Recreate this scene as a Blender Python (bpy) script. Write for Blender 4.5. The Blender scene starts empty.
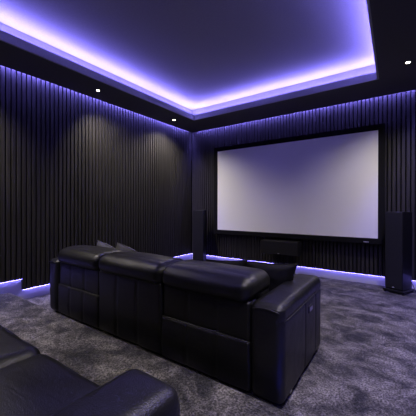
import bpy, bmesh, math, random
from mathutils import Vector, Matrix, noise
random.seed(7)
PI = math.pi
SC = bpy.context.scene
COL = SC.collection

# ------------------------------------------------------------------ materials
def new_mat(name):
    m = bpy.data.materials.new(name); m.use_nodes = True
    nt = m.node_tree
    return m, nt, nt.nodes, nt.links, nt.nodes['Principled BSDF']

def set_spec(b, v):
    b.inputs['Specular IOR Level'].default_value = v

def mat_plain(name, col, rough=.6, spec=.4, metal=0.0, bump=0.0, bscale=300):
    m, nt, N, L, b = new_mat(name)
    b.inputs['Roughness'].default_value = rough
    b.inputs['Metallic'].default_value = metal
    set_spec(b, spec)
    tc = N.new('ShaderNodeTexCoord'); nz = N.new('ShaderNodeTexNoise')
    nz.inputs['Scale'].default_value = bscale; nz.inputs['Detail'].default_value = 3
    L.new(tc.outputs['Object'], nz.inputs['Vector'])
    r = N.new('ShaderNodeValToRGB')
    r.color_ramp.elements[0].color = (col[0]*.88, col[1]*.88, col[2]*.88, 1)
    r.color_ramp.elements[1].color = (col[0]*1.12, col[1]*1.12, col[2]*1.12, 1)
    L.new(nz.outputs['Fac'], r.inputs['Fac']); L.new(r.outputs['Color'], b.inputs['Base Color'])
    if bump > 0:
        bp = N.new('ShaderNodeBump'); bp.inputs['Strength'].default_value = bump
        bp.inputs['Distance'].default_value = .002
        L.new(nz.outputs['Fac'], bp.inputs['Height']); L.new(bp.outputs['Normal'], b.inputs['Normal'])
    return m

def mat_leather(name, col=(.0048, .0048, .005)):
    m, nt, N, L, b = new_mat(name)
    tc = N.new('ShaderNodeTexCoord')
    n1 = N.new('ShaderNodeTexNoise'); n1.inputs['Scale'].default_value = 7; n1.inputs['Detail'].default_value = 4
    n2 = N.new('ShaderNodeTexVoronoi'); n2.inputs['Scale'].default_value = 260
    mp = N.new('ShaderNodeMapping'); mp.inputs['Scale'].default_value = (2.2, 9, 9)
    n3 = N.new('ShaderNodeTexNoise'); n3.inputs['Scale'].default_value = 2.6; n3.inputs['Detail'].default_value = 5
    n3.inputs['Distortion'].default_value = .8
    L.new(tc.outputs['Object'], n1.inputs['Vector']); L.new(tc.outputs['Object'], n2.inputs['Vector'])
    L.new(tc.outputs['Object'], mp.inputs['Vector']); L.new(mp.outputs['Vector'], n3.inputs['Vector'])
    r = N.new('ShaderNodeValToRGB')
    r.color_ramp.elements[0].position = .3; r.color_ramp.elements[1].position = .75
    r.color_ramp.elements[0].color = (col[0]*.75, col[1]*.75, col[2]*.75, 1)
    r.color_ramp.elements[1].color = (col[0]*1.3, col[1]*1.3, col[2]*1.3, 1)
    L.new(n1.outputs['Fac'], r.inputs['Fac']); L.new(r.outputs['Color'], b.inputs['Base Color'])
    rr = N.new('ShaderNodeMapRange')
    rr.inputs['To Min'].default_value = .34; rr.inputs['To Max'].default_value = .46
    L.new(n1.outputs['Fac'], rr.inputs['Value']); L.new(rr.outputs['Result'], b.inputs['Roughness'])
    set_spec(b, .44)
    b1 = N.new('ShaderNodeBump'); b1.inputs['Strength'].default_value = .35; b1.inputs['Distance'].default_value = .0015
    b2 = N.new('ShaderNodeBump'); b2.inputs['Strength'].default_value = .3; b2.inputs['Distance'].default_value = .006
    L.new(n3.outputs['Fac'], b2.inputs['Height'])
    L.new(n2.outputs['Distance'], b1.inputs['Height']); L.new(b2.outputs['Normal'], b1.inputs['Normal'])
    L.new(b1.outputs['Normal'], b.inputs['Normal'])
    return m

def mat_velvet(name, col):
    m = mat_plain(name, col, .75, .25, 0, .6, 90)
    b = m.node_tree.nodes['Principled BSDF']
    b.inputs['Sheen Weight'].default_value = .25
    b.inputs['Sheen Roughness'].default_value = .35
    b.inputs['Sheen Tint'].default_value = (.25, .25, .28, 1)
    return m

def mat_carpet(name):
    m, nt, N, L, b = new_mat(name)
    tc = N.new('ShaderNodeTexCoord')
    mp = N.new('ShaderNodeMapping'); mp.inputs['Rotation'].default_value = (0, 0, .5)
    mp.inputs['Scale'].default_value = (1.0, 1.25, 1.0)
    L.new(tc.outputs['Object'], mp.inputs['Vector'])
    big = N.new('ShaderNodeTexNoise'); big.inputs['Scale'].default_value = 4.6; big.inputs['Detail'].default_value = 9
    big.inputs['Roughness'].default_value = .70; big.inputs['Distortion'].default_value = .55
    L.new(mp.outputs['Vector'], big.inputs['Vector'])
    fine = N.new('ShaderNodeTexNoise'); fine.inputs['Scale'].default_value = 95; fine.inputs['Detail'].default_value = 4
    fine.inputs['Roughness'].default_value = .7
    L.new(tc.outputs['Object'], fine.inputs['Vector'])
    r = N.new('ShaderNodeValToRGB')
    e = r.color_ramp.elements
    e[0].position = .39; e[0].color = (.020, .020, .022, 1)
    e[1].position = .63; e[1].color = (.185, .174, .160, 1)
    x = e.new(.50); x.color = (.078, .073, .068, 1)
    L.new(big.outputs['Fac'], r.inputs['Fac'])
    r2 = N.new('ShaderNodeValToRGB'); e2 = r2.color_ramp.elements
    e2[0].position = .40; e2[0].color = (.2, .2, .2, 1); e2[1].position = .62; e2[1].color = (1.8, 1.8, 1.8, 1)
    L.new(fine.outputs['Fac'], r2.inputs['Fac'])
    mx = N.new('ShaderNodeMix'); mx.data_type = 'RGBA'; mx.blend_type = 'MULTIPLY'; mx.inputs['Factor'].default_value = 1
    L.new(r.outputs['Color'], mx.inputs['A']); L.new(r2.outputs['Color'], mx.inputs['B'])
    L.new(mx.outputs['Result'], b.inputs['Base Color'])
    b.inputs['Roughness'].default_value = .95; set_spec(b, .1)
    b.inputs['Sheen Weight'].default_value = .25; b.inputs['Sheen Roughness'].default_value = .5
    b.inputs['Sheen Tint'].default_value = (.35, .35, .37, 1)
    bp = N.new('ShaderNodeBump'); bp.inputs['Strength'].default_value = .9; bp.inputs['Distance'].default_value = .008
    b2 = N.new('ShaderNodeBump'); b2.inputs['Strength'].default_value = .4; b2.inputs['Distance'].default_value = .03
    L.new(big.outputs['Fac'], b2.inputs['Height'])
    L.new(fine.outputs['Fac'], bp.inputs['Height']); L.new(b2.outputs['Normal'], bp.inputs['Normal'])
    L.new(bp.outputs['Normal'], b.inputs['Normal'])
    return m

def mat_wood(name):
    m, nt, N, L, b = new_mat(name)
    tc = N.new('ShaderNodeTexCoord'); mp = N.new('ShaderNodeMapping')
    mp.inputs['Scale'].default_value = (30, 30, 1.6)
    L.new(tc.outputs['Object'], mp.inputs['Vector'])
    n = N.new('ShaderNodeTexNoise'); n.inputs['Scale'].default_value = 1.5; n.inputs['Detail'].default_value = 6
    n.inputs['Distortion'].default_value = .6
    L.new(mp.outputs['Vector'], n.inputs['Vector'])
    r = N.new('ShaderNodeValToRGB')
    r.color_ramp.elements[0].position = .3; r.color_ramp.elements[0].color = (.0125, .0115, .0100, 1)
    r.color_ramp.elements[1].position = .72; r.color_ramp.elements[1].color = (.036, .033, .029, 1)
    L.new(n.outputs['Fac'], r.inputs['Fac']); L.new(r.outputs['Color'], b.inputs['Base Color'])
    b.inputs['Roughness'].default_value = .6; set_spec(b, .3)
    bp = N.new('ShaderNodeBump'); bp.inputs['Strength'].default_value = .15; bp.inputs['Distance'].default_value = .002
    L.new(n.outputs['Fac'], bp.inputs['Height']); L.new(bp.outputs['Normal'], b.inputs['Normal'])
    return m

def mat_emit(name, col, s):
    m = bpy.data.materials.new(name); m.use_nodes = True
    N = m.node_tree.nodes; L = m.node_tree.links
    N.clear()
    o = N.new('ShaderNodeOutputMaterial'); e = N.new('ShaderNodeEmission')
    e.inputs['Color'].default_value = (*col, 1); e.inputs['Strength'].default_value = s
    L.new(e.outputs['Emission'], o.inputs['Surface'])
    return m

LEATHER = mat_leather('black_leather')
STITCH = mat_plain('leather_piping', (.02, .02, .021), .45, .5)
CARPET = mat_carpet('plush_carpet')
WOOD = mat_wood('charcoal_wood')
FELT = mat_plain('black_felt', (.005, .005, .0055), .95, .1, 0, .4, 400)
TRAY = mat_plain('tray_paint', (.36, .36, .37), .9, .2, 0, .1, 60)
COVEB = mat_plain('cove_paint', (.22, .22, .23), .9, .2, 0, .1, 60)
SOFFIT = mat_plain('soffit_paint', (.10, .098, .104), .85, .25, 0, .1, 60)
BASE = mat_plain('plinth_paint', (.52, .52, .54), .7, .3)
WALLP = mat_plain('dark_wall_paint', (.015, .015, .016), .85, .2)
SCREEN = mat_plain('screen_fabric', (.92, .92, .92), .9, .1, 0, .05, 900)
FRAME = mat_plain('frame_velvet', (.008, .008, .009), .9, .1)
CAB = mat_plain('speaker_cabinet', (.010, .010, .0105), .45, .2)
GRILLE = mat_plain('speaker_grille', (.017, .017, .0175), .9, .15, 0, .8, 700)
STEEL = mat_plain('dark_metal', (.03, .03, .032), .4, .5, .7)
CHROME = mat_plain('brushed_metal', (.55, .55, .57), .3, .5, 1)
SILVERLOGO = mat_plain('silver_print', (.62, .62, .64), .5, .5)
WHITETRIM = mat_plain('downlight_trim', (.05, .05, .053), .5, .4)
VELVET = mat_velvet('black_velvet', (.012, .012, .013))
GREYV = mat_velvet('charcoal_velvet', (.085, .085, .086))
RUBBER = mat_plain('rubber', (.01, .01, .01), .8, .2)

COVE_C = (.240, .195, 1.0)
WALL_C = (.21, .172, 1.0)
LED_COVE = mat_emit('cove_led', COVE_C, 142)
LED_TOP = mat_emit('wall_wash_led', WALL_C, 240)
LED_BASE = mat_emit('plinth_led', WALL_C, 36)
LED_STEP = mat_emit('step_led', (.05, .06, 1.0), 15)
LAMP = mat_emit('warm_lamp', (1.0, .86, .62), 30)

# ------------------------------------------------------------------ object helpers
def obj(name, bm, mat, parent=None, smooth=False):
    me = bpy.data.meshes.new(name)
    bmesh.ops.recalc_face_normals(bm, faces=bm.faces[:])
    bm.to_mesh(me); bm.free()
    for p in me.polygons: p.use_smooth = smooth
    mats = mat if isinstance(mat, (list, tuple)) else [mat]
    for m in mats: me.materials.append(m)
    o = bpy.data.objects.new(name, me); COL.objects.link(o)
    if parent is not None: o.parent = parent
    return o

def tag(o, label, cat, group=None):
    o['label'] = label; o['category'] = cat
    if group: o['group'] = group
    return o

def thing(name, label, cat, loc=(0, 0, 0), rz=0, group=None):
    o = bpy.data.objects.new(name, None); COL.objects.link(o)
    o.empty_display_size = .1
    o.location = loc; o.rotation_euler = (0, 0, rz)
    return tag(o, label, cat, group)

def struct(name, bm, mat, parent=None, smooth=False):
    o = obj(name, bm, mat, parent, smooth)
    if parent is None: o['kind'] = 'structure'
    return o

def add_box(bm, x0, x1, y0, y1, z0, z1):
    v = [bm.verts.new((x, y, z)) for x in (x0, x1) for y in (y0, y1) for z in (z0, z1)]
    for f in ((0, 1, 3, 2), (4, 6, 7, 5), (0, 4, 5, 1), (2, 3, 7, 6), (0, 2, 6, 4), (1, 5, 7, 3)):
        bm.faces.new([v[i] for i in f])
    return v

def box(x0, x1, y0, y1, z0, z1, bev=0, seg=2):
    bm = bmesh.new(); add_box(bm, x0, x1, y0, y1, z0, z1)
    if bev > 0:
        bmesh.ops.bevel(bm, geom=bm.edges[:], offset=bev, segments=seg, profile=.5, affect='EDGES')
    return bm

def add_quad(bm, pts):
    return bm.faces.new([bm.verts.new(p) for p in pts])

def axis_samples(h, r, n, ns=5):
    """sample positions over [-h, h], dense in the rounded zones"""
    i = h - r
    t = [r * math.tan(k * PI / 4 / ns) for k in range(1, ns + 1)]
    mid = [-i + 2 * i * k / n for k in range(n + 1)]
    return [-i - q for q in reversed(t)] + mid + [i + q for q in t]

def cushion(x0, x1, y0, y1, z0, z1, r, n=(10, 10, 6), disp=None, ns=5, bm=None):
    """dense rounded box; disp(p, nrm, uvw) -> Vector offset for padding, seams, creases"""
    if bm is None: bm = bmesh.new()
    c = Vector(((x0 + x1) / 2, (y0 + y1) / 2, (z0 + z1) / 2))
    h = Vector(((x1 - x0) / 2, (y1 - y0) / 2, (z1 - z0) / 2))
    S = [axis_samples(h[i], r, n[i], ns) for i in range(3)]
    cache = {}
    def vert(i, j, k):
        if (i, j, k) in cache: return cache[(i, j, k)]
        p = Vector((S[0][i], S[1][j], S[2][k]))
        q = Vector([max(-(h[a] - r), min(h[a] - r, p[a])) for a in range(3)])
        d = p - q
        nr = d.normalized() if d.length > 1e-9 else Vector((0, 0, 1))
        p2 = q + nr * r
        if disp:
            u = Vector([p2[a] / h[a] for a in range(3)])
            p2 = p2 + disp(p2 + c, nr, u)
        v = bm.verts.new(p2 + c); cache[(i, j, k)] = v
        return v
    L = [len(s) - 1 for s in S]
    for k in (0, L[2]):
        for i in range(L[0]):
            for j in range(L[1]): bm.faces.new([vert(i, j, k), vert(i + 1, j, k), vert(i + 1, j + 1, k), vert(i, j + 1, k)])
    for j in (0, L[1]):
        for i in range(L[0]):
            for k in range(L[2]): bm.faces.new([vert(i, j, k), vert(i + 1, j, k), vert(i + 1, j, k + 1), vert(i, j, k + 1)])
    for i in (0, L[0]):
        for j in range(L[1]):
            for k in range(L[2]): bm.faces.new([vert(i, j, k), vert(i, j + 1, k), vert(i, j + 1, k + 1), vert(i, j, k + 1)])
    return bm

def puff(ax, ay, az, wr=0.0, sc=7.0, seed=0):
    """domes each side by the given amount, plus soft creasing"""
    def f(p, n, u):
        a = (1 - min(1, u.x * u.x)), (1 - min(1, u.y * u.y)), (1 - min(1, u.z * u.z))
        o = Vector((n.x * ax * a[1] * a[2], n.y * ay * a[0] * a[2], n.z * az * a[0] * a[1]))
        if wr:
            q = Vector((p.x * sc * .6, p.y * sc * 1.4, p.z * sc)) + Vector((seed * 3.1, seed, 0))
            o += n * wr * (noise.noise(q) + .5 * noise.noise(q * 2.3))
        return o
    return f

def add_tube(bm, pts, r, sides=8):
    pts = [Vector(p) for p in pts]; rings = []
    for i, p in enumerate(pts):
        a = pts[max(i - 1, 0)]; b = pts[min(i + 1, len(pts) - 1)]
        t = (b - a).normalized()
        u = t.cross(Vector((0, 0, 1)))
        if u.length < 1e-3: u = t.cross(Vector((1, 0, 0)))
        u.normalize(); w = t.cross(u)
        rings.append([bm.verts.new(p + (u * math.cos(2 * PI * k / sides) + w * math.sin(2 * PI * k / sides)) * r) for k in range(sides)])
    for a, b in zip(rings, rings[1:]):
        for k in range(sides): bm.faces.new([a[k], a[(k + 1) % sides], b[(k + 1) % sides], b[k]])
    bm.faces.new(rings[0]); bm.faces.new(list(reversed(rings[-1])))
    return bm

def tube(pts, r, sides=8): return add_tube(bmesh.new(), pts, r, sides)

def lathe(prof, seg=32, bm=None):
    if bm is None: bm = bmesh.new()
    rings = []
    for r, z in prof:
        rings.append([bm.verts.new((r * math.cos(2 * PI * k / seg), r * math.sin(2 * PI * k / seg), z)) for k in range(seg)] if r > 1e-6 else [bm.verts.new((0, 0, z))])
    for a, b in zip(rings, rings[1:]):
        for k in range(seg):
            A = [a[k % len(a)], a[(k + 1) % len(a)]] if len(a) > 1 else [a[0]]
            B = [b[(k + 1) % len(b)], b[k % len(b)]] if len(b) > 1 else [b[0]]
            if len(A) + len(B) > 2: bm.faces.new(A + B)
    return bm

# ------------------------------------------------------------------ dimensions (metres)
XL, XR, YF, YB = -3.54, .30, 4.475, -1.30      # faces of the slats / room sides
ZS, ZLIP, ZC = 2.568, 2.655, 2.835              # soffit underside, top of cove lip, raised ceiling
ZR, YR = .123, 1.275                           # height and front edge of the seating riser
GAP = .128                                     # open light gap below the slats
YSTEP = YR + .125
SLOT = .036
DEP = .030                                     # slat depth

# ------------------------------------------------------------------ floor and riser
def floor_mesh(x0, x1, y0, y1, z, n=1):
    bm = bmesh.new(); add_box(bm, x0, x1, y0, y1, z - .05, z); return bm
struct('floor', floor_mesh(XL - .12, XR + .12, YR - .05, YF + .12, 0), CARPET)
bm = bmesh.new()
pr = [(YB - .12, -.05), (YB - .12, ZR)]
for k in range(7):
    a = PI / 2 - k * PI / 12
    pr.append((YR - .018 + .018 * math.cos(a), ZR - .018 + .018 * math.sin(a)))
pr.append((YR, -.05))
A = [bm.verts.new((XL - .12, y, z)) for y, z in pr]; B = [bm.verts.new((XR + .12, y, z)) for y, z in pr]
for i in range(len(pr)):
    j = (i + 1) % len(pr); bm.faces.new([A[i], A[j], B[j], B[i]])
bm.faces.new(A); bm.faces.new(list(reversed(B)))
struct('floor_riser', bm, CARPET)

# ------------------------------------------------------------------ walls with slats
PITCH, SW = .0515, .0362
def slat_bm(n, place):
    bm = bmesh.new()
    for k in range(n): place(bm, k)
    return bm

def wall_side(name, xf, sgn, strip_name):
    """a long wall: xf = face of the slats, sgn = direction into the room"""
    xb = xf - sgn * DEP
    bm = bmesh.new()
    add_box(bm, min(xb, xb - sgn * .1), max(xb, xb - sgn * .1), YB - .1, YF + DEP, -.05, ZC + .1)
    w = struct(name, bm, FELT)
    bm = bmesh.new()
    y = YF - .012; k = 0
    while y - SW > YB:
        ym = y - SW / 2
        z0 = GAP if ym > YSTEP else GAP + ZR
        add_box(bm, min(xf, xb), max(xf, xb), y - SW, y, z0, ZS + .10)
        y -= PITCH
    bmesh.ops.bevel(bm, geom=[e for e in bm.edges if abs(e.verts[0].co.z - e.verts[1].co.z) > .5], offset=.0025, segments=1, affect='EDGES')
    struct('slat_panel', bm, WOOD, w)
    return w
wall_side('wall_left', XL, 1, 'l')
wall_side('wall_right', XR, -1, 'r')
bm = bmesh.new(); add_box(bm, XL - DEP - .1, XR + DEP + .1, YF + DEP, YF + DEP + .1, -.05, ZC + .1)
w = struct('wall_front', bm, FELT)
bm = bmesh.new(); x = XL + .012
while x + SW < XR:
    add_box(bm, x, x + SW, YF, YF + DEP, GAP, ZS + .10); x += PITCH
bmesh.ops.bevel(bm, geom=[e for e in bm.edges if abs(e.verts[0].co.z - e.verts[1].co.z) > .5], offset=.0025, segments=1, affect='EDGES')
struct('slat_panel', bm, WOOD, w)
bm = bmesh.new(); add_box(bm, XL - .1, XR + .1, YB - .1, YB, -.05, ZC + .1)
struct('wall_back', bm, WALLP)

# pale plinths behind the open gap at the foot of the slats
def plinth(name, xf, sgn):
    xb = xf - sgn * DEP
    x0, x1 = sorted((xb, xb + sgn * .006))
    bm = bmesh.new()
    add_box(bm, x0, x1, YSTEP, YF + DEP, 0, GAP - .002)
    add_box(bm, x0, x1, YR - .02, YSTEP, 0, GAP + ZR - .002)
    add_box(bm, x0, x1, YB, YR - .02, ZR, GAP + ZR - .002)
    return struct(name, bm, BASE)
plinth('baseboard_left', XL, 1)
plinth('baseboard_right', XR, -1)
bm = bmesh.new(); add_box(bm, XL - DEP + .006, XR + DEP - .006, YF + DEP - .006, YF + DEP, 0, GAP - .002)
struct('baseboard_front', bm, BASE)

# ------------------------------------------------------------------ ceiling: raised tray, dark soffit, cove lip
OX0, OX1, OX1b, OY, OYb = -2.970, -.262, -.165, 3.815, -.55    # opening (right edge runs slightly out of square)
W = .20                                                        # cove recess behind the lip
LIP = .02
bm = bmesh.new(); add_box(bm, XL - .12, XR + .12, YB - .1, YF + .12, ZC, ZC + .1)
ceil = struct('ceiling', bm, TRAY)
def ring(bm, inner, outer, z0, z1):
    """closed frame between two quads (each four (x, y) corners in order)"""
    rows = []
    for q in (inner, outer):
        for z in (z0, z1): rows.append([bm.verts.new((p[0], p[1], z)) for p in q])
    i0, i1, o0, o1 = rows
    for k in range(4):
        j = (k + 1) % 4
        for a, b in ((i0, i1), (i1, o1), (o1, o0), (o0, i0)):
            bm.faces.new([a[k], a[j], b[j], b[k]])
def quad(off):
    return [(OX0 - off, OYb - off), (OX1b + off, OYb - off), (OX1 + off, OY + off), (OX0 - off, OY + off)]
outer = [(XL + SLOT, YB), (XR - SLOT, YB), (XR - SLOT, YF - SLOT), (XL + SLOT, YF - SLOT)]
bm = bmesh.new(); ring(bm, quad(LIP), outer, ZS, ZS + .04)
struct('soffit', bm, SOFFIT, ceil)
bm = bmesh.new(); ring(bm, quad(W), outer, ZS + .0405, ZC - .0005)
struct('cove_back', bm, COVEB, ceil)
FASC = mat_plain('cove_lip_paint', (.40, .40, .41), .85, .2, 0, .1, 60)
bm = bmesh.new(); ring(bm, quad(0), quad(LIP - .0005), ZS, ZLIP)
struct('cove_lip', bm, FASC, ceil)

# ------------------------------------------------------------------ LED strips
bm = bmesh.new()
zq = ZS + .079
qi, qo = quad(W * .45), quad(W * .45 + .03)
for k in range(4):
    j = (k + 1) % 4
    add_quad(bm, [(*qi[k], zq), (*qi[j], zq), (*qo[j], zq), (*qo[k], zq)])
o = obj('led_strip', bm, LED_COVE)
tag(o, 'violet LED strip lying in the cove around the raised ceiling tray', 'LED strip')
def top_strip(pts, label):
    bm = bmesh.new(); add_quad(bm, pts)
    return tag(obj('led_strip', bm, LED_TOP), label, 'LED strip', 'LED strips along the top of the slats')
zt = ZS + .052
top_strip([(XL + .004, YB, zt), (XL + SLOT - .004, YB, zt), (XL + SLOT - .004, YF - .12, zt), (XL + .004, YF - .12, zt)], 'violet LED strip washing down the top of the left slatted wall')
top_strip([(XR - SLOT + .004, YB, zt), (XR - .004, YB, zt), (XR - .004, YF - .004, zt), (XR - SLOT + .004, YF - .004, zt)], 'violet LED strip washing down the top of the right slatted wall')
top_strip([(XL + .12, YF - SLOT + .004, zt), (XR - .12, YF - SLOT + .004, zt), (XR - .12, YF - .004, zt), (XL + .12, YF - .004, zt)], 'violet LED strip washing down the slats above the projection screen')
def base_strip_side(xf, sgn, label):
    bm = bmesh.new()
    a, b = xf - sgn * .001, xf - sgn * .008
    z0, z1 = GAP - .004, GAP + ZR - .004
    x0, x1 = sorted((a, b))
    add_quad(bm, [(x0, YSTEP, z0), (x1, YSTEP, z0), (x1, YF, z0), (x0, YF, z0)])
    add_quad(bm, [(x0, YB, z1), (x1, YB, z1), (x1, YSTEP - .004, z1), (x0, YSTEP - .004, z1)])
    add_quad(bm, [(x0, YSTEP - .004, z0), (x1, YSTEP - .004, z0), (x1, YSTEP - .004, z1), (x0, YSTEP - .004, z1)])
    return tag(obj('led_strip', bm, LED_BASE), label, 'LED strip', 'LED strips under the slats')
base_strip_side(XL, 1, 'glowing violet LED strip stepping down along the foot of the left slatted wall')
base_strip_side(XR, -1, 'glowing violet LED strip along the foot of the right slatted wall')
bm = bmesh.new(); add_quad(bm, [(XL, YF + .001, GAP - .004), (XR, YF + .001, GAP - .004), (XR, YF + .008, GAP - .004), (XL, YF + .008, GAP - .004)])
tag(obj('led_strip', bm, LED_BASE), 'glowing violet LED strip along the floor under the projection screen wall', 'LED strip', 'LED strips under the slats')
bm = bmesh.new(); add_box(bm, -.47, XR, YR + .0005, YR + .006, .075, .085)
tag(obj('led_strip', bm, LED_STEP), 'blue LED strip on the front of the carpeted step beside the sofa', 'LED strip')

# ------------------------------------------------------------------ downlights
def downlight(x, y, label):
    t = thing('downlight', label, 'downlight', (x, y, ZS), 0, 'recessed ceiling downlights')
    obj('trim_ring', lathe([(.023, .004), (.023, -.001), (.026, -.003), (.036, -.003), (.038, 0.0), (.038, .003)]), WHITETRIM, t, True)
    obj('lamp', lathe([(0, -.0018), (.015, -.0016), (.0226, .001), (.0226, .004)]), LAMP, t, True)
    return t
def spot(x, y, e, cone=108, tilt=0):
    l = bpy.data.lights.new('downlight_beam', 'SPOT'); l.energy = e; l.color = (1, .90, .78)
    l.spot_size = math.radians(cone); l.spot_blend = 1; l.shadow_soft_size = .03
    o = bpy.data.objects.new('downlight_beam', l); COL.objects.link(o); o.location = (x, y, ZS - .012)
    o.rotation_euler = (math.radians(tilt), 0, 0)
DL = [(-3.235, 2.142), (-3.245, 3.61), (.03, 3.561)]
for (x, y), lb in zip(DL, ('warm recessed downlight in the dark soffit, midway along the left slatted wall',
                           'warm recessed downlight in the dark soffit near the corner left of the screen',
                           'warm recessed downlight in the dark soffit above the tower speaker right of the screen')):
    downlight(x, y, lb)
SPOT_E = 112
for x, y in DL + [(-3.235, .67), (.03, 2.09), (.03, .62), (-3.235, -.8), (.03, -.85)]:
    spot(x, y, SPOT_E * ((1.6 if x < -1 else 1.15) if y < 1 else 1.0), 134 if y > 3 else 116 if x < -1 else 108, 22 if abs(y - 2.142) < .01 else 0)

# ------------------------------------------------------------------ projection screen
YP = YF - .002
sx0, sx1, sz0, sz1 = -2.862, -.287, .648, 2.108
fw = .078
t = thing('projection_screen', 'large grey projection screen in a black frame on the slatted front wall', 'projection screen', ((sx0 + sx1) / 2, YP, (sz0 + sz1) / 2))
ox, oz = (sx0 + sx1) / 2, (sz0 + sz1) / 2
hw, hh = (sx1 - sx0) / 2, (sz1 - sz0) / 2
bm = bmesh.new()
def frame_ring(bm, w0, h0, w1, h1, y0, y1):
    R = []
    for (w, h) in ((w0, h0), (w1, h1)):
        for y in (y0, y1): R.append([bm.verts.new(p) for p in ((-w, y, -h), (w, y, -h), (w, y, h), (-w, y, h))])
    i0, i1, o0, o1 = R
    for k in range(4):
        j = (k + 1) % 4
        for a, b in ((i0, i1), (i1, o1), (o1, o0), (o0, i0)): bm.faces.new([a[k], a[j], b[j], b[k]])
frame_ring(bm, hw, hh, hw + fw, hh + fw, -.085, 0)
bmesh.ops.bevel(bm, geom=bm.edges[:], offset=.004, segments=2, affect='EDGES')
obj('frame', bm, FRAME, t)
bm = bmesh.new(); add_box(bm, -hw - .003, hw + .003, -.078, -.070, -hh - .003, hh + .003)
obj('screen_fabric', bm, SCREEN, t)
bm = bmesh.new()                      # tiny printed maker's mark: a short row of letter-like bars
lx = -.425 - ox; lz = .595 - oz
for i, (a, b) in enumerate(((0, .006), (.009, .013), (.016, .024), (.027, .031), (.034, .042), (.045, .049), (.052, .060))):
    add_box(bm, lx - .03 + a, lx - .03 + b, -.0862, -.0848, lz - .007, lz + .007)
obj('logo', bm, SILVERLOGO, t)

# ------------------------------------------------------------------ speakers
def tower(label, loc, rz):
    t = thing('tower_speaker', label, 'speaker', loc, rz, 'floor-standing speakers flanking the screen')
    w, d, z0, z1 = .2, .245, .045, 1.012
    obj('cabinet', box(-w / 2, w / 2, 0, d, z0, z1, .004, 2), CAB, t)
    g = obj('grille', box(-w / 2 + .004, w / 2 - .004, -.014, -.0005, z0 + .012, z1 - .006, .005, 2), GRILLE, t)
    bm = bmesh.new()
    for a, b in ((0, .005), (.008, .014), (.017, .022)): add_box(bm, -.011 + a, -.011 + b, -.0155, -.0138, z0 + .028, z0 + .037)
    obj('logo', bm, SILVERLOGO, g)
    obj('plinth', box(-w / 2 - .022, w / 2 + .022, -.02, d + .012, .018, z0 - .0003, .006, 2), CAB, t)
    for sx in (-1, 1):
        for y in (.0, d):
            bm = lathe([(0, 0), (.012, 0), (.014, .004), (.014, .017), (0, .0178)], 16)
            f = obj('foot', bm, STEEL, t, True); f.location = (sx * (w / 2), y, 0)
    obj('terminal_plate', box(-.04, .04, d + .0003, d + .004, .18, .26, .001, 1), STEEL, t)
    return t
a = math.radians(23)
# front centre from the front-left corner
def tower_at(flx, fly, rz, label):
    c = Matrix.Rotation(rz, 3, 'Z') @ Vector((.1, .014, 0))
    return tower(label, (flx + c.x, fly + c.y, 0), rz)
tower_at(-.2, 4.205, -a, 'tall black floor-standing speaker to the right of the projection screen')
tower_at(-3.145, 4.00, a, 'tall black floor-standing speaker in the corner left of the projection screen')

t = thing('center_speaker', 'long low black speaker mounted on the slats under the projection screen', 'speaker', (-1.602, 4.2, .325))
obj('cabinet', box(-.3, .3, .014, .20, 0, .213, .004, 2), CAB, t)
g = obj('grille', box(-.294, .294, 0, .0135, .006, .207, .005, 2), GRILLE, t)
bm = bmesh.new()
for q, b in ((0, .006), (.009, .016), (.019, .025)): add_box(bm, -.012 + q, -.012 + b, -.0015, .001, .016, .025)
obj('logo', bm, SILVERLOGO, g)
bm = bmesh.new(); add_box(bm, -.12, .12, .2003, YF - 4.2 - .0005, .03, .18)
obj('wall_bracket', bm, STEEL, t)

# speaker cable from the right tower to the wall
pts = []
for k in range(17):
    s = k / 16
    pts.append((.004 + .26 * s + .012 * math.sin(s * 9), 4.421 - .2 * s * s, .205 - .199 * min(1, s * 1.9) ** 1.2))
tag(obj('speaker_cable', tube(pts, .004), RUBBER, None, True), 'thin black cable trailing from behind the speaker right of the screen', 'cable')

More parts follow.
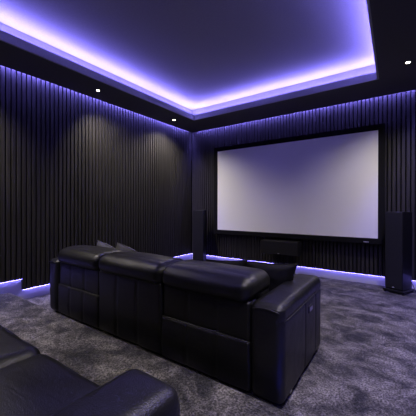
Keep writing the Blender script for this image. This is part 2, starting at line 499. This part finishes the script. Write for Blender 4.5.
# ------------------------------------------------------------------ sofas
def make_sofa(label, loc, W_, armL, armR, seams, seat_out, darm=0, dseat=0):
    """local frame: x from 0 (left) to W_, y from 0 (rear face) to ~.8, z = 0 floor; seams = section bounds between the arms"""
    t = thing('reclining_sofa', label, 'sofa', loc, 0, 'black leather cinema sofas')
    D = .825; _, HA, HB, HH = 0, .548 + darm, .520, .668
    xs = [armL] + seams + [W_ - armR]
    # base
    bm = box(.03, W_ - .03, .05, D - .10, .022, .20, .006)
    obj('base_frame', bm, RUBBER, t)
    for x in (.06, W_ - .06):
        for y in (.07, D - .13):
            f = obj('foot', lathe([(0, 0), (.022, 0), (.024, .004), (.024, .0215), (0, .0218)], 16), RUBBER, t, True); f.location = (x, y, 0)
    # arms
    for x0, x1, s in ((0, armL, -1), (W_ - armR, W_, 1)):
        def ad(p, n, u, x0=x0, x1=x1, s=s):
            o = puff(.006, .008, .012, .0022, 5, x0)(p, n, u)
            # stitched grooves on the outer cheek and the band round the top pad
            if n.x * s > .3:
                for yg in (.385, .635):
                    o.x -= s * .007 * math.exp(-((p.y - yg) / .010) ** 2) * (1 if p.z < .47 else 0)
                o.x -= s * .008 * math.exp(-((p.z - .465) / .009) ** 2)
            # rear and front end seam at the top band
            if abs(n.y) > .3: o.y -= (1 if n.y > 0 else -1) * .003 * math.exp(-((p.z - .512) / .006) ** 2)
            o.z += .004 * (u.y) if n.z > .5 else 0
            return o
        arm = obj('armrest', cushion(x0, x1, .0, D, .022, HA, .042, (6, 64, 56), ad), LEATHER, t, True)
        xo = x1 if s > 0 else x0
        pts = [(xo + s * .002, y, .4655) for y in [.03 + (D - .06) * k / 20 for k in range(21)]]
        obj('piping', tube(pts, .0028, 6), STITCH, arm, True)
        pts = [(x0 + .02 + (x1 - x0 - .04) * k / 12, -.004 - .006 * (1 - (2 * k / 12 - 1) ** 2) * .5, .514 + .012 * (1 - (2 * k / 12 - 1) ** 2)) for k in range(13)]
        obj('piping', tube(pts, .0026, 6), STITCH, arm, True)
        if s > 0:
            cp = obj('control_panel', box(xo + .0005, xo + .010, .452, .535, .380, .425, .004, 2), STEEL, t)
            for k in range(3):
                y = .466 + k * .020
                b = obj('button', box(xo + .0102, xo + .0125, y, y + .015, .390, .415, .001, 1), CHROME, cp)
                b['label'] = 'silver button'
            obj('badge', box(xo + .0005, xo + .006, .102, .128, .052, .062, .001, 1), CHROME, t)['label'] = 'small silver badge'
    # sections
    for i in range(len(xs) - 1):
        a, b = xs[i] + .002, xs[i + 1] - .002
        flap = (i % 2 == 0)
        mid = len(xs) == 4 and i == 1
        def qd(p, n, u, a=a, b=b):
            o = puff(.003, .009, .004, .0025, 6, a)(p, n, u)
            if n.y < -.3:
                for q in (1 / 3, 2 / 3):
                    o.y += .008 * math.exp(-((p.x - (a + (b - a) * q)) / .009) ** 2)
            return o
        if flap:
            obj('back_panel', cushion(a + .004, b - .004, .020, .13, .300, HB + .012, .022, (40, 4, 12), qd), LEATHER, t, True)
            lp = obj('back_flap', cushion(a, b, .004, .12, .030, .311, .018, (40, 4, 16), qd), LEATHER, t, True)
            pts = [(a + .012 + (b - a - .024) * k / 14, .009, .3105 + .002 * math.sin(k * .9)) for k in range(15)]
            obj('piping', tube(pts, .0035, 6), STITCH, lp, True)
        else:
            obj('back_panel', cushion(a, b, .006, .13, .030, HB + .012, .022, (40, 4, 30), qd), LEATHER, t, True)
        # inside back cushion
        obj('backrest', cushion(a, b, .125, .315, .30, .585, .05, (12, 6, 10), puff(.004, .02, .01, .004, 6, a)), LEATHER, t, True)
        # folded headrest: a fat roll capping the back, drooping at the rear
        def hd(p, n, u, a=a):
            o = puff(.012, .012, .016, .0035, 5, a + 2)(p, n, u)
            o.z += -.020 * max(0, -u.y) ** 2 + -.012 * max(0, u.y) ** 2
            if n.z > .2:  # seam a third of the way over the top
                o.z -= .005 * math.exp(-((p.y - .085) / .010) ** 2)
            return o
        obj('headrest', cushion(a - .001, b + .001, -.012, .325, .530, HH, .058, (18, 16, 5), hd), LEATHER, t, True)
        # seat and footrest
        def sd(p, n, u, a=a, b=b):
            o = puff(.004, .014, .022, .005, 6, a + 5)(p, n, u)
            return o
        obj('seat', cushion(a, b, .30, D + seat_out, .215, .365 + dseat, .055, (16, 18, 6), sd), LEATHER, t, True)
        obj('footrest', cushion(a + .004, b - .004, D - .09, D + seat_out - .02, .035, .245, .03, (12, 4, 10), puff(.003, .012, .003, .003, 6, a)), LEATHER, t, True)
    return t

make_sofa('black leather three-seat recliner sofa seen from behind on the lower carpet, facing the screen',
          (-2.955, 1.40, 0), 2.447, .165, .193, [.835, 1.568], .01)
make_sofa('black leather recliner sofa on the raised carpeted step, seat cushions and one arm in view',
          (-2.84, -.343, ZR), 2.447, .165, .178, [.93, 1.655], .066, -.002, .016)

# ------------------------------------------------------------------ scatter cushions
def pillow(name, label, loc, rot, s, th, mat, seed, sx=None, taper=0, pinch=.10, crush=.008):
    sx = sx or s
    n = 22
    bm = bmesh.new(); g = {}
    for side in (1, -1):
        for i in range(n + 1):
            for j in range(n + 1):
                u, v = 2 * i / n - 1, 2 * j / n - 1
                edge = i in (0, n) or j in (0, n)
                if edge and side < 0: g[(side, i, j)] = g[(1, i, j)]; continue
                pin = 1 - pinch * (1 - u * u) * abs(v) ** 3; pin2 = 1 - pinch * (1 - v * v) * abs(u) ** 3
                x, z = u * sx / 2 * pin2 * (1 - taper * (1 - v) / 2), v * s / 2 * pin
                k = max(0, (1 - u ** 2)) ** .55 * max(0, (1 - v ** 2)) ** .55
                w = crush * (noise.noise(Vector((u * 2.2 + seed, v * 2.2, side))) + .6 * noise.noise(Vector((u * 5 + seed, v * 4, side)))) * k ** .3 if not edge else 0
                g[(side, i, j)] = bm.verts.new((x, side * (th / 2 * k + w), z))
        for i in range(n):
            for j in range(n):
                bm.faces.new([g[(side, i, j)], g[(side, i + 1, j)], g[(side, i + 1, j + 1)], g[(side, i, j + 1)]])
    o = obj(name, bm, mat, None, True)
    o.location = loc; o.rotation_euler = rot
    tag(o, label, 'cushion', 'scatter cushions on the front sofa')
    ring_ = []
    for q in range(4 * n):
        m, r = divmod(q, n)
        e = 2 * r / n - 1
        u, v = ((e, -1), (1, e), (-e, 1), (-1, -e))[m]
        pin = 1 - pinch * (1 - u * u) * abs(v) ** 3; pin2 = 1 - pinch * (1 - v * v) * abs(u) ** 3
        ring_.append((u * sx / 2 * pin2 * (1 - taper * (1 - v) / 2), 0, v * s / 2 * pin))
    ring_.append(ring_[0])
    obj('piping', tube(ring_, .004, 6), mat, o, True)
    return o
R = math.radians
pillow('scatter_cushion', 'dark grey cushion poking above the sofa back, the one nearer the left wall', (-2.655, 1.875, .515), (R(18), R(20), R(14)), .30, .17, GREYV, 1, .30, 0, -.05)
pillow('scatter_cushion', 'dark grey cushion poking above the sofa back, the one nearer the sofa middle', (-2.335, 1.885, .515), (R(18), R(20), R(14)), .30, .17, GREYV, 2, .30, 0, -.05)
pillow('scatter_cushion', 'black velvet cushion tucked between the headrest and the sofa arm with the buttons', (-.79, 1.95, .520), (R(18), R(-3), R(-4)), .32, .14, VELVET, 3, .43, .48, .09, .016)
pillow('scatter_cushion', 'flat black cushion just showing behind the velvet cushion on the sofa', (-1.15, 1.95, .520), (R(24), R(-4), R(8)), .29, .12, VELVET, 4, .36)

# ------------------------------------------------------------------ camera and view
cam = bpy.data.cameras.new('camera'); co = bpy.data.objects.new('camera', cam); COL.objects.link(co)
cam.sensor_width = 36; cam.lens = 279.75 / 416 * 36; cam.clip_start = .02
yaw, pitch, roll = .6112, -.0023, .0017
F = Vector((-math.sin(yaw) * math.cos(pitch), math.cos(yaw) * math.cos(pitch), math.sin(pitch)))
Rv = Vector((math.cos(yaw), math.sin(yaw), 0)); U = Rv.cross(F)
R2 = Rv * math.cos(roll) + U * math.sin(roll); U2 = R2.cross(F)
M = Matrix((R2, U2, -F)).transposed().to_4x4(); M.translation = (0, 0, 1.065)
co.matrix_world = M
SC.camera = co

wd = bpy.data.worlds.new('world'); SC.world = wd; wd.use_nodes = True
wd.node_tree.nodes['Background'].inputs['Color'].default_value = (0, 0, 0, 1)
SC.view_settings.view_transform = 'Standard'; SC.view_settings.look = 'None'
SC.view_settings.gamma = 1; SC.view_settings.exposure = 0; SC.view_settings.use_curve_mapping = False
SC.cycles.use_denoising = True
SC.cycles.max_bounces = 10; SC.cycles.diffuse_bounces = 6
SC.cycles.sample_clamp_indirect = 6
